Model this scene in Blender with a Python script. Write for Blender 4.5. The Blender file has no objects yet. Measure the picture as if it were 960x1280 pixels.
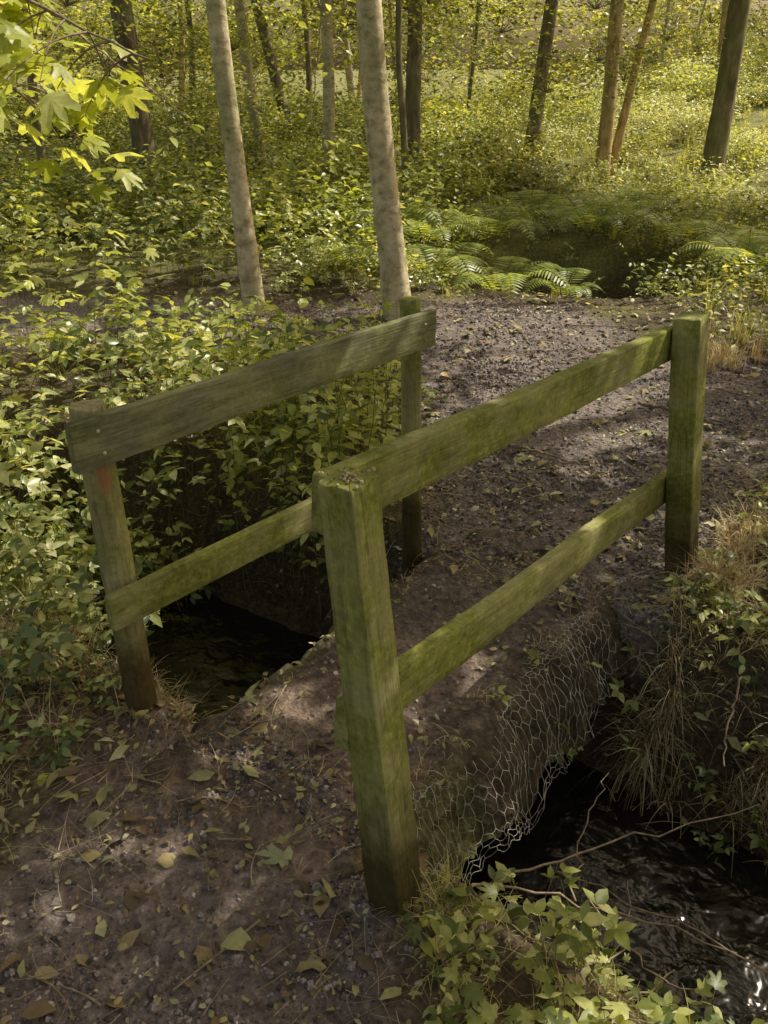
import bpy, math, numpy as np
from mathutils import Vector, Matrix
rng=np.random.default_rng(7)
scene=bpy.context.scene
scene.view_settings.view_transform='Standard'; scene.view_settings.look='None'; scene.view_settings.exposure=0

# ---------------------------------------------------------------- numpy noise
_T=[np.random.default_rng(100+i).random((256,256)) for i in range(4)]
def vn(x,y,k=0):
    T=_T[k]; xi=np.floor(x).astype(int); yi=np.floor(y).astype(int); fx=x-xi; fy=y-yi
    fx=fx*fx*(3-2*fx); fy=fy*fy*(3-2*fy)
    a=T[xi&255,yi&255]; b=T[(xi+1)&255,yi&255]; c=T[xi&255,(yi+1)&255]; d=T[(xi+1)&255,(yi+1)&255]
    return ((a*(1-fx)+b*fx)*(1-fy)+(c*(1-fx)+d*fx)*fy)*2-1
def fbm(x,y,o=4,k=0):
    s=0; a=.5
    for i in range(o):
        s=s+a*vn(x*2**i+17.3*i,y*2**i+5.1*i,(k+i)%4); a*=.5
    return s
def sst(a,b,x):
    t=np.clip((x-a)/(b-a),0,1); return t*t*(3-2*t)
def nrm(v): return v/np.maximum(np.linalg.norm(v,axis=-1,keepdims=True),1e-9)

# ---------------------------------------------------------------- mesh building
def build(name,V,F,mat,smooth=False,parent=None,attr=None,link=True):
    V=np.ascontiguousarray(V,dtype=np.float32); F=np.ascontiguousarray(F,dtype=np.int32)
    k=F.shape[1]
    me=bpy.data.meshes.new(name); me.vertices.add(len(V)); me.vertices.foreach_set('co',V.ravel())
    me.loops.add(F.size); me.loops.foreach_set('vertex_index',F.ravel())
    me.polygons.add(len(F)); me.polygons.foreach_set('loop_start',np.arange(0,F.size,k,dtype=np.int32))
    me.polygons.foreach_set('loop_total',np.full(len(F),k,dtype=np.int32))
    me.polygons.foreach_set('use_smooth',np.full(len(F),smooth,dtype=bool))
    me.update(calc_edges=True); me.validate()
    if attr is not None:
        for an,av in attr.items():
            a=me.attributes.new(an,'FLOAT','POINT'); a.data.foreach_set('value',np.asarray(av,dtype=np.float32))
    if mat: me.materials.append(mat)
    if not link: return me
    ob=bpy.data.objects.new(name,me); scene.collection.objects.link(ob)
    if parent: ob.parent=parent
    return ob
def merge(parts):
    Vs=[];Fs=[];o=0
    for V,F in parts:
        Vs.append(V); Fs.append(F+o); o+=len(V)
    return np.concatenate(Vs),np.concatenate(Fs)
def place(T,pos,d,n,sc,wide=None):
    TV,TF=T; Y=nrm(d); X=nrm(np.cross(Y,n)); Z=np.cross(X,Y)
    N=len(pos); sc=np.broadcast_to(sc,(N,)); w=sc if wide is None else sc*wide
    V=pos[:,None,:]+TV[None,:,0:1]*(X*w[:,None])[:,None,:]+TV[None,:,1:2]*(Y*sc[:,None])[:,None,:]+TV[None,:,2:3]*(Z*sc[:,None])[:,None,:]
    F=TF[None]+(np.arange(N)*len(TV))[:,None,None]
    return V.reshape(-1,3),F.reshape(-1,TF.shape[1])
def tubes(P,R,sides=4,cap=False):
    N,S,_=P.shape
    T=np.gradient(P,axis=1); T=nrm(T); ref=np.array([.31,.9,.17]); X=nrm(np.cross(T,ref)); Y=np.cross(T,X)
    a=np.arange(sides)*2*np.pi/sides
    V=P[:,:,None,:]+R[:,:,None,None]*(np.cos(a)[None,None,:,None]*X[:,:,None,:]+np.sin(a)[None,None,:,None]*Y[:,:,None,:])
    i=np.arange(S-1)[:,None]*sides; j=np.arange(sides)[None]; j2=(j+1)%sides
    q=np.stack([i+j,i+j2,i+sides+j2,i+sides+j],-1).reshape(-1,4)
    F=q[None]+(np.arange(N)*S*sides)[:,None,None]
    return V.reshape(-1,3),F.reshape(-1,4)
def ribbons(P,W,side):
    N,S,_=P.shape
    V=np.stack([P-side[:,None,:]*W[:,:,None],P+side[:,None,:]*W[:,:,None]],2)
    i=np.arange(S-1)*2
    q=np.stack([i,i+1,i+3,i+2],-1)
    F=q[None]+(np.arange(N)*S*2)[:,None,None]
    return V.reshape(-1,3),F.reshape(-1,4)
def quads2tris(F): return np.concatenate([F[:,[0,1,2]],F[:,[0,2,3]]])

A=lambda l:np.array(l,dtype=float)
OV=(A([(0,0,0),(-.26,.28,.07),(0,.33,0),(.26,.28,.07),(-.24,.62,.03),(0,.66,-.03),(.24,.62,.03),(0,1.05,-.12)]),
    np.array([[0,2,1],[0,3,2],[1,2,5],[1,5,4],[2,3,6],[2,6,5],[4,5,7],[5,6,7]]))
DI=(A([(0,0,0),(-.3,.45,.08),(.3,.45,.08),(0,1,-.06)]),np.array([[0,3,1],[0,2,3]]))
PI=(A([(0,0,0),(-.13,.2,.02),(.13,.2,.02),(-.1,.6,0),(.1,.6,0),(0,1,-.08)]),np.array([[0,2,1],[1,2,4],[1,4,3],[3,4,5]]))
def palm():
    angs=[-150,-118,-95,-78,-60,-46,-32,-16,-8,0,8,16,32,46,60,78,95,118,150]
    rad=[.30,.52,.62,.40,.50,.80,.86,.46,.80,1.05,.80,.46,.86,.80,.50,.40,.62,.52,.30]
    V=[(0,0,0)]
    for a,r in zip(angs,rad):
        t=math.radians(a); V.append((r*math.sin(t)*.75,.28+r*math.cos(t)*.75,-.16*r*r+.05*math.cos(5*t)))
    V.append((0,.28,.04)); c=len(V)-1
    F=[[c,i+1,i] for i in range(1,c-1)]+[[c,1,0],[c,0,c-1]]
    return A(V),np.array(F)
PA=palm()
def ico():
    p=(1+5**.5)/2
    V=A([(-1,p,0),(1,p,0),(-1,-p,0),(1,-p,0),(0,-1,p),(0,1,p),(0,-1,-p),(0,1,-p),(p,0,-1),(p,0,1),(-p,0,-1),(-p,0,1)])/1.9
    F=np.array([[0,11,5],[0,5,1],[0,1,7],[0,7,10],[0,10,11],[1,5,9],[5,11,4],[11,10,2],[10,7,6],[7,1,8],[3,9,4],[3,4,2],[3,2,6],[3,6,8],[3,8,9],[4,9,5],[2,4,11],[6,2,10],[8,6,7],[9,8,1]])
    return V,F
ICO=ico()

# ---------------------------------------------------------------- materials
def mat(name):
    m=bpy.data.materials.new(name); m.use_nodes=True; nt=m.node_tree; nt.nodes.clear()
    o=nt.nodes.new('ShaderNodeOutputMaterial'); return m,nt,o
def N(nt,t,**k):
    n=nt.nodes.new(t)
    for a,b in k.items():
        if a.startswith('i_'):
            key=a[2:].replace('_',' ')
            n.inputs[key].default_value=b
        else: setattr(n,a,b)
    return n
def ramp(nt,src,stops,interp='LINEAR'):
    r=nt.nodes.new('ShaderNodeValToRGB'); r.color_ramp.interpolation=interp; e=r.color_ramp.elements
    while len(e)<len(stops): e.new(.5)
    for i,(p,c) in enumerate(stops):
        e[i].position=p; e[i].color=(*c,1) if len(c)==3 else c
    nt.links.new(src,r.inputs[0]); return r
def leafmat(name,stops,trans=.4,rough=.42,spec=.5,tint=(2.2,1.9,.7)):
    m,nt,o=mat(name); L=nt.links.new
    g=N(nt,'ShaderNodeNewGeometry'); src=g.outputs['Random Per Island']
    nz=N(nt,'ShaderNodeTexNoise',i_Scale=.9,i_Detail=2.0); L(g.outputs['Position'],nz.inputs['Vector'])
    ad=N(nt,'ShaderNodeMath',operation='MULTIPLY_ADD'); L(nz.outputs['Fac'],ad.inputs[0]); ad.inputs[1].default_value=.9
    mu=N(nt,'ShaderNodeMath',operation='MULTIPLY_ADD'); L(src,mu.inputs[0]); mu.inputs[1].default_value=.8; mu.inputs[2].default_value=-.34
    L(mu.outputs[0],ad.inputs[2])
    r=ramp(nt,ad.outputs[0],stops)
    n2=N(nt,'ShaderNodeTexNoise',i_Scale=60.0,i_Detail=2.0); L(g.outputs['Position'],n2.inputs['Vector'])
    mx=N(nt,'ShaderNodeMixRGB',blend_type='MULTIPLY',i_Fac=.5); L(r.outputs[0],mx.inputs[1]); 
    r2=ramp(nt,n2.outputs['Fac'],[(.3,(.6,.6,.55)),(.7,(1.15,1.15,1.1))]); L(r2.outputs[0],mx.inputs[2])
    p=N(nt,'ShaderNodeBsdfPrincipled',i_Roughness=rough); p.inputs['Specular IOR Level'].default_value=spec
    L(mx.outputs[0],p.inputs['Base Color'])
    t=N(nt,'ShaderNodeBsdfTranslucent'); 
    tm=N(nt,'ShaderNodeMixRGB',blend_type='MULTIPLY',i_Fac=1.0); L(mx.outputs[0],tm.inputs[1]); tm.inputs[2].default_value=(*tint,1)
    L(tm.outputs[0],t.inputs['Color'])
    s=N(nt,'ShaderNodeMixShader',i_Fac=trans); L(p.outputs[0],s.inputs[1]); L(t.outputs[0],s.inputs[2]); L(s.outputs[0],o.inputs[0])
    return m
M_leaf=leafmat('leaf_green',[(0,(.05,.075,.018)),(.35,(.15,.19,.042)),(.68,(.36,.40,.11)),(1,(.70,.70,.31))],.4)
M_bram=leafmat('leaf_bramble',[(0,(.045,.07,.024)),(.34,(.15,.20,.054)),(.68,(.40,.45,.16)),(1,(.80,.80,.47))],.35,.32,.6)
M_lime=leafmat('leaf_lime',[(0,(.26,.31,.045)),(.5,(.50,.54,.12)),(1,(.78,.80,.34))],.5,tint=(1.35,1.3,.6))
M_pale=leafmat('leaf_sunny',[(0,(.30,.33,.08)),(.5,(.60,.61,.24)),(1,(.92,.90,.62))],.4,tint=(1.1,1.1,.7))  # overexposed sunlit look put into the leaf colour
M_shadeclump=leafmat('leaf_crown',[(0,(.045,.075,.014)),(.5,(.12,.17,.026)),(1,(.22,.28,.05))],.22,tint=(1.6,1.5,.6))  # leaves of the added shade clumps
M_fern=leafmat('leaf_fern',[(0,(.14,.20,.045)),(.6,(.32,.41,.10)),(1,(.56,.62,.24))],.4)
M_dry=leafmat('leaf_litter',[(0,(.07,.045,.02)),(.3,(.22,.15,.075)),(.5,(.42,.34,.15)),(.75,(.34,.34,.14)),(1,(.76,.68,.46))],.1,.6,.4,(1,1,.8))
M_straw=leafmat('straw',[(0,(.22,.155,.07)),(.5,(.55,.43,.23)),(1,(.86,.76,.50))],.25,.6,.3,(1.2,1,.7))
M_grass=leafmat('grass',[(0,(.17,.20,.05)),(.5,(.42,.45,.13)),(1,(.72,.70,.37))],.35,.5,.4)
def barkmat(name,c1,c2,c3,zs=.25,sc=14,bump=.5,moss=0.35):
    m,nt,o=mat(name); L=nt.links.new
    tc=N(nt,'ShaderNodeTexCoord'); mp=N(nt,'ShaderNodeMapping'); mp.inputs['Scale'].default_value=(1,1,zs); L(tc.outputs['Object'],mp.inputs[0])
    n1=N(nt,'ShaderNodeTexNoise',i_Scale=float(sc),i_Detail=6.0,i_Roughness=.65); L(mp.outputs[0],n1.inputs['Vector'])
    n2=N(nt,'ShaderNodeTexNoise',i_Scale=2.2,i_Detail=4.0); L(tc.outputs['Object'],n2.inputs['Vector'])
    r=ramp(nt,n1.outputs['Fac'],[(.3,c1),(.5,c2),(.72,c3)])
    mx=N(nt,'ShaderNodeMixRGB'); r2=ramp(nt,n2.outputs['Fac'],[(.45,(0,0,0)),(.65,(moss,moss,moss))]); L(r2.outputs[0],mx.inputs[0]); L(r.outputs[0],mx.inputs[1]); mx.inputs[2].default_value=(.18,.20,.06,1)
    p=N(nt,'ShaderNodeBsdfPrincipled',i_Roughness=.85); L(mx.outputs[0],p.inputs['Base Color'])
    b=N(nt,'ShaderNodeBump',i_Strength=bump,i_Distance=.02); L(n1.outputs['Fac'],b.inputs['Height']); L(b.outputs[0],p.inputs['Normal'])
    L(p.outputs[0],o.inputs[0]); return m
M_bark=barkmat('bark_pale',(.20,.16,.09),(.58,.49,.31),(.80,.72,.52),1.3,13,.5,.45)
M_bark2=barkmat('bark_dark',(.06,.045,.028),(.18,.14,.085),(.36,.29,.18),.3,16,.8,.5)
M_bark3=barkmat('bark_golden',(.20,.13,.05),(.48,.34,.15),(.72,.55,.30),.4,14,.5,.2)
M_twig=barkmat('twig_bark',(.10,.075,.045),(.28,.20,.13),(.50,.40,.27),.5,40,.3,.1)
M_stem=barkmat('stem',(.06,.07,.02),(.15,.15,.05),(.25,.22,.10),.5,30,.1,.3)
def woodmat(name,base,moss_amt,dark,mossc=((.13,.145,.018),(.32,.335,.055),(.58,.56,.17)),peel=None):
    m,nt,o=mat(name); L=nt.links.new
    tc=N(nt,'ShaderNodeTexCoord'); oi=N(nt,'ShaderNodeObjectInfo')
    va=N(nt,'ShaderNodeVectorMath',operation='ADD'); L(tc.outputs['Object'],va.inputs[0])
    sc=N(nt,'ShaderNodeVectorMath',operation='SCALE'); L(oi.outputs['Random'],sc.inputs['Scale']); sc.inputs[0].default_value=(7,9,5); L(sc.outputs[0],va.inputs[1])
    mp=N(nt,'ShaderNodeMapping'); mp.inputs['Scale'].default_value=(1,1,.045); L(va.outputs[0],mp.inputs[0])
    g1=N(nt,'ShaderNodeTexNoise',i_Scale=75.0,i_Detail=6.0,i_Roughness=.6,i_Distortion=.4); L(mp.outputs[0],g1.inputs['Vector'])
    g2=N(nt,'ShaderNodeTexNoise',i_Scale=220.0,i_Detail=3.0); L(mp.outputs[0],g2.inputs['Vector'])
    r=ramp(nt,g1.outputs['Fac'],[(.28,tuple(c*.55 for c in base)),(.48,base),(.7,tuple(c*1.22 for c in base))])
    ms=N(nt,'ShaderNodeTexNoise',i_Scale=5.0,i_Detail=9.0,i_Roughness=.74); L(va.outputs[0],ms.inputs['Vector'])
    mr=ramp(nt,ms.outputs['Fac'],[(.34,(.15*moss_amt,)*3),(.58,(moss_amt,)*3)])
    mc=N(nt,'ShaderNodeTexNoise',i_Scale=60.0,i_Detail=8.0,i_Roughness=.7); L(va.outputs[0],mc.inputs['Vector'])
    mcol=ramp(nt,mc.outputs['Fac'],[(.3,mossc[0]),(.55,mossc[1]),(.75,mossc[2])])
    mx=N(nt,'ShaderNodeMixRGB'); L(mr.outputs[0],mx.inputs[0]); L(r.outputs[0],mx.inputs[1]); L(mcol.outputs[0],mx.inputs[2])
    st=N(nt,'ShaderNodeTexNoise',i_Scale=9.0,i_Detail=8.0,i_Roughness=.75); 
    mp2=N(nt,'ShaderNodeMapping'); mp2.inputs['Scale'].default_value=(1,1,.35); L(va.outputs[0],mp2.inputs[0]); L(mp2.outputs[0],st.inputs['Vector'])
    sr=ramp(nt,st.outputs['Fac'],[(.33,(dark,)*3),(.58,(1,1,1))])
    mm=N(nt,'ShaderNodeMixRGB',blend_type='MULTIPLY',i_Fac=1.0); L(mx.outputs[0],mm.inputs[1]); L(sr.outputs[0],mm.inputs[2])
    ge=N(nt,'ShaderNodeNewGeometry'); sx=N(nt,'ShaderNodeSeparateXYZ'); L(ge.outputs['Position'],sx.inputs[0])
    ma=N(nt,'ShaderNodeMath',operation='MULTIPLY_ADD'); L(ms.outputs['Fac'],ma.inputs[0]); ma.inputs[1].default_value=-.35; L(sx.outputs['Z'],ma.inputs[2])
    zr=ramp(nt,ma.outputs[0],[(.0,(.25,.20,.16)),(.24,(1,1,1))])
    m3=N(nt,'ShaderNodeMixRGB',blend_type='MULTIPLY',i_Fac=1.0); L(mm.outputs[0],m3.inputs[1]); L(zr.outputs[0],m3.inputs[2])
    ck=N(nt,'ShaderNodeTexNoise',i_Scale=40.0,i_Detail=2.0,i_Distortion=.8); mp3=N(nt,'ShaderNodeMapping'); mp3.inputs['Scale'].default_value=(1,1,.03); L(va.outputs[0],mp3.inputs[0]); L(mp3.outputs[0],ck.inputs['Vector'])
    cr=ramp(nt,ck.outputs['Fac'],[(.485,(1,1,1)),(.5,(.35,.33,.3)),(.515,(1,1,1))])
    m4=N(nt,'ShaderNodeMixRGB',blend_type='MULTIPLY',i_Fac=.5); L(m3.outputs[0],m4.inputs[1]); L(cr.outputs[0],m4.inputs[2])
    out=m4
    if peel:
        dv=N(nt,'ShaderNodeVectorMath',operation='SUBTRACT'); L(ge.outputs['Position'],dv.inputs[0]); dv.inputs[1].default_value=peel
        ds=N(nt,'ShaderNodeVectorMath',operation='MULTIPLY'); L(dv.outputs[0],ds.inputs[0]); ds.inputs[1].default_value=(1.4,1.4,.6)
        dn=N(nt,'ShaderNodeVectorMath',operation='LENGTH'); L(ds.outputs[0],dn.inputs[0])
        da=N(nt,'ShaderNodeMath',operation='MULTIPLY_ADD'); L(st.outputs['Fac'],da.inputs[0]); da.inputs[1].default_value=.07; L(dn.outputs['Value'],da.inputs[2])
        pr=ramp(nt,da.outputs[0],[(.062,(.8,.8,.8)),(.074,(0,0,0))]); m5=N(nt,'ShaderNodeMixRGB'); L(pr.outputs[0],m5.inputs[0]); L(m4.outputs[0],m5.inputs[1]); m5.inputs[2].default_value=(.42,.17,.09,1); out=m5
    p=N(nt,'ShaderNodeBsdfPrincipled',i_Roughness=.8); p.inputs['Specular IOR Level'].default_value=.3; L(out.outputs[0],p.inputs['Base Color'])
    ad=N(nt,'ShaderNodeMath',operation='ADD'); L(g1.outputs['Fac'],ad.inputs[0]); L(g2.outputs['Fac'],ad.inputs[1])
    ad2=N(nt,'ShaderNodeMath',operation='ADD'); L(ad.outputs[0],ad2.inputs[0]); L(mc.outputs['Fac'],ad2.inputs[1])
    b=N(nt,'ShaderNodeBump',i_Strength=.6,i_Distance=.003); L(ad2.outputs[0],b.inputs['Height']); L(b.outputs[0],p.inputs['Normal'])
    L(p.outputs[0],o.inputs[0]); return m
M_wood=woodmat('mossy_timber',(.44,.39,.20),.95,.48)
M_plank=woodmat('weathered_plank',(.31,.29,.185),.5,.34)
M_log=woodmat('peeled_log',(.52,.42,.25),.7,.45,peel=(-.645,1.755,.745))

def groundmat():
    m,nt,o=mat('ground_soil'); L=nt.links.new
    g=N(nt,'ShaderNodeNewGeometry'); at=N(nt,'ShaderNodeAttribute',attribute_name='path')
    n1=N(nt,'ShaderNodeTexNoise',i_Scale=38.0,i_Detail=8.0,i_Roughness=.7); L(g.outputs['Position'],n1.inputs['Vector'])
    n2=N(nt,'ShaderNodeTexNoise',i_Scale=3.0,i_Detail=5.0); L(g.outputs['Position'],n2.inputs['Vector'])
    v=N(nt,'ShaderNodeTexVoronoi',i_Scale=70.0); L(g.outputs['Position'],v.inputs['Vector'])
    r1=ramp(nt,n1.outputs['Fac'],[(.3,(.070,.056,.050)),(.55,(.23,.187,.168)),(.78,(.56,.49,.44))])
    r2=ramp(nt,n1.outputs['Fac'],[(.3,(.024,.017,.010)),(.55,(.09,.066,.036)),(.78,(.26,.20,.11))])
    r3=ramp(nt,n1.outputs['Fac'],[(.3,(.12,.08,.06)),(.55,(.34,.245,.19)),(.78,(.58,.45,.36))])
    rg=ramp(nt,n1.outputs['Fac'],[(.3,(.06,.065,.018)),(.55,(.22,.225,.065)),(.78,(.52,.50,.21))])
    a3=N(nt,'ShaderNodeAttribute',attribute_name='green'); mg=N(nt,'ShaderNodeMixRGB'); L(a3.outputs['Fac'],mg.inputs[0]); L(r2.outputs[0],mg.inputs[1]); L(rg.outputs[0],mg.inputs[2])
    mx=N(nt,'ShaderNodeMixRGB'); L(at.outputs['Fac'],mx.inputs[0]); L(mg.outputs[0],mx.inputs[1]); L(r1.outputs[0],mx.inputs[2])
    a2=N(nt,'ShaderNodeAttribute',attribute_name='dust'); m2=N(nt,'ShaderNodeMixRGB'); L(a2.outputs['Fac'],m2.inputs[0]); L(mx.outputs[0],m2.inputs[1]); L(r3.outputs[0],m2.inputs[2])
    mm=N(nt,'ShaderNodeMixRGB',blend_type='MULTIPLY',i_Fac=.8); L(m2.outputs[0],mm.inputs[1]); r4=ramp(nt,n2.outputs['Fac'],[(.35,(.6,.6,.6)),(.65,(1.25,1.25,1.25))]); L(r4.outputs[0],mm.inputs[2])
    p=N(nt,'ShaderNodeBsdfPrincipled',i_Roughness=.85); p.inputs['Specular IOR Level'].default_value=.35; L(mm.outputs[0],p.inputs['Base Color'])
    b1=N(nt,'ShaderNodeBump',i_Strength=1.0,i_Distance=.018); L(n1.outputs['Fac'],b1.inputs['Height'])
    b2=N(nt,'ShaderNodeBump',i_Strength=.7,i_Distance=.008,invert=True); L(v.outputs['Distance'],b2.inputs['Height']); L(b1.outputs[0],b2.inputs['Normal'])
    L(b2.outputs[0],p.inputs['Normal']); L(p.outputs[0],o.inputs[0]); return m
M_ground=groundmat()
def stonemat():
    m,nt,o=mat('gravel_stone'); L=nt.links.new
    g=N(nt,'ShaderNodeNewGeometry'); r=ramp(nt,g.outputs['Random Per Island'],[(0,(.055,.044,.041)),(.5,(.18,.148,.136)),(.9,(.33,.28,.255)),(1,(.60,.52,.45))])
    n=N(nt,'ShaderNodeTexNoise',i_Scale=160.0,i_Detail=4.0); L(g.outputs['Position'],n.inputs['Vector'])
    mm=N(nt,'ShaderNodeMixRGB',blend_type='MULTIPLY',i_Fac=.8); L(r.outputs[0],mm.inputs[1]); r4=ramp(nt,n.outputs['Fac'],[(.35,(.5,.5,.5)),(.65,(1.3,1.3,1.3))]); L(r4.outputs[0],mm.inputs[2])
    p=N(nt,'ShaderNodeBsdfPrincipled',i_Roughness=.75); L(mm.outputs[0],p.inputs['Base Color'])
    b=N(nt,'ShaderNodeBump',i_Strength=.7,i_Distance=.004); L(n.outputs['Fac'],b.inputs['Height']); L(b.outputs[0],p.inputs['Normal'])
    L(p.outputs[0],o.inputs[0]); return m
M_stone=stonemat()
def watermat():
    m,nt,o=mat('stream_water'); L=nt.links.new
    g=N(nt,'ShaderNodeNewGeometry'); n=N(nt,'ShaderNodeTexNoise',i_Scale=8.0,i_Detail=3.0,i_Distortion=.3); L(g.outputs['Position'],n.inputs['Vector'])
    b=N(nt,'ShaderNodeBump',i_Strength=.6,i_Distance=.035); L(n.outputs['Fac'],b.inputs['Height'])
    p=N(nt,'ShaderNodeBsdfPrincipled',i_Roughness=.13); p.inputs['Base Color'].default_value=(.010,.009,.008,1); p.inputs['IOR'].default_value=1.5
    L(b.outputs[0],p.inputs['Normal']); L(p.outputs[0],o.inputs[0]); return m
M_water=watermat()
m,nt,o=mat('dull_wire'); p=N(nt,'ShaderNodeBsdfPrincipled',i_Roughness=.6); 
nn=N(nt,'ShaderNodeTexNoise',i_Scale=12.0,i_Detail=4.0); rr=ramp(nt,nn.outputs['Fac'],[(.35,(.18,.15,.11)),(.6,(.62,.60,.52))]); nt.links.new(rr.outputs[0],p.inputs['Base Color']); nt.links.new(p.outputs[0],o.inputs[0]); M_wire=m

# ---------------------------------------------------------------- terrain
C=np.array([.12,2.05]); U=np.array([.8,-.6]); Mv=np.array([.6,.8])
def st(x,y): 
    dx=x-C[0]; dy=y-C[1]; return dx*Mv[0]+dy*Mv[1], dx*U[0]+dy*U[1]
SEG=[((-.9,-2.5),(-.75,.3),.85,.8),((-.75,.3),(-.36,1.35),.78,.42),((-.36,1.35),(.58,2.6),.42,.5),((.58,2.6),(1.15,4.1),.52,.95),((1.15,4.1),(.8,5.5),.95,.9),((.8,5.5),(-3.5,6.0),.8,.55),((1.15,4.1),(5,4.3),.85,.6),((-3.5,6.0),(-12,8),.5,.5),((5,4.3),(14,3.),.6,.6)]
def pathmask(x,y):
    best=np.full(np.shape(x),-9.0)
    for (a,b,w0,w1) in SEG:
        ax,ay=a; bx,by=b; L2=(bx-ax)**2+(by-ay)**2
        t=np.clip(((x-ax)*(bx-ax)+(y-ay)*(by-ay))/L2,0,1)
        d=np.hypot(x-ax-t*(bx-ax),y-ay-t*(by-ay)); best=np.maximum(best,(w0+(w1-w0)*t)-d)
    best=best+.12*fbm(x*3,y*3,3,1)
    return best
def trench(x,y):
    s,t=st(x,y); s=s-.25*np.sin(t*.7)*sst(1.2,3,np.abs(t)); 
    e=.06*fbm(x*4+3,y*4,3,2)
    return sst(.66,.30,np.abs(s)+e)*sst(20,14,np.abs(t))
def base_h(x,y):
    pm=sst(-.05,.15,pathmask(x,y)); r=np.hypot(x,y)
    z=.015*fbm(x*1.3,y*1.3,3,0)+(1-pm)*(.05*fbm(x*1.7+9,y*1.7,4,3)+.03)
    z=z+.5*sst(7,30,r)*fbm(x*.12,y*.12,3,1)+1.1*sst(8,22,y)*sst(1,9,x)*sst(60,30,r)
    z=z+.020*fbm(x*14,y*14,4,2)*sst(12,6,r)
    return z
def hollow(x,y): return ((x-1.75)/1.15)**2+((y-7.75)/.8)**2
def height(x,y):
    z=base_h(x,y)-.62*trench(x,y)
    return z-1.0*np.exp(-hollow(x,y)**1.8)
def axis(lo,hi,step,far):
    c=list(np.arange(lo,hi,step)); s=step; v=hi
    while v<far: c.append(v); s*=1.13; v+=s
    c.append(far); s=step; v=lo-step
    while v>-far: c.insert(0,v); s*=1.13; v-=s
    c.insert(0,-far); return np.array(c)
xs=axis(-2.4,3.2,.018,400); ys=axis(.4,6.2,.018,400)
X,Y=np.meshgrid(xs,ys,indexing='ij'); Z=height(X,Y)
nx,ny=X.shape; idx=np.arange(nx*ny).reshape(nx,ny)
F=np.stack([idx[:-1,:-1],idx[1:,:-1],idx[1:,1:],idx[:-1,1:]],-1).reshape(-1,4)
pmv=sst(-.06,.1,pathmask(X,Y))*(1-sst(.05,.4,trench(X,Y)))
sG,tG=st(X,Y); dust=np.exp(-(((sG+.55)/.6)**2+((tG+.15)/.7)**2))*.85*sst(-.4,.3,fbm(X*5,Y*5,3,0)+.2)
green=(sst(6.5,9,np.hypot(X,Y))*.8+.35*sst(.0,.3,fbm(X*2,Y*2,3,2)))*(1-sst(.1,.5,trench(X,Y)))*sst(.8,1.6,hollow(X,Y))
build('ground',np.stack([X,Y,Z],-1).reshape(-1,3),F,M_ground,True,attr={'path':pmv.ravel(),'dust':dust.ravel(),'green':np.clip(green,0,1).ravel()})

# stream water
tt=np.linspace(-14,14,200); ss=np.linspace(-.55,.55,5); TT,SS=np.meshgrid(tt,ss,indexing='ij')
S2=SS+.25*np.sin(TT*.7)*sst(1.2,3,np.abs(TT))
WX=C[0]+S2*Mv[0]+TT*U[0]; WY=C[1]+S2*Mv[1]+TT*U[1]
idx=np.arange(200*5).reshape(200,5); F=np.stack([idx[:-1,:-1],idx[1:,:-1],idx[1:,1:],idx[:-1,1:]],-1).reshape(-1,4)
build('stream_water',np.stack([WX,WY,np.full_like(WX,-.51)],-1).reshape(-1,3),F,M_water,True)

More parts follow.
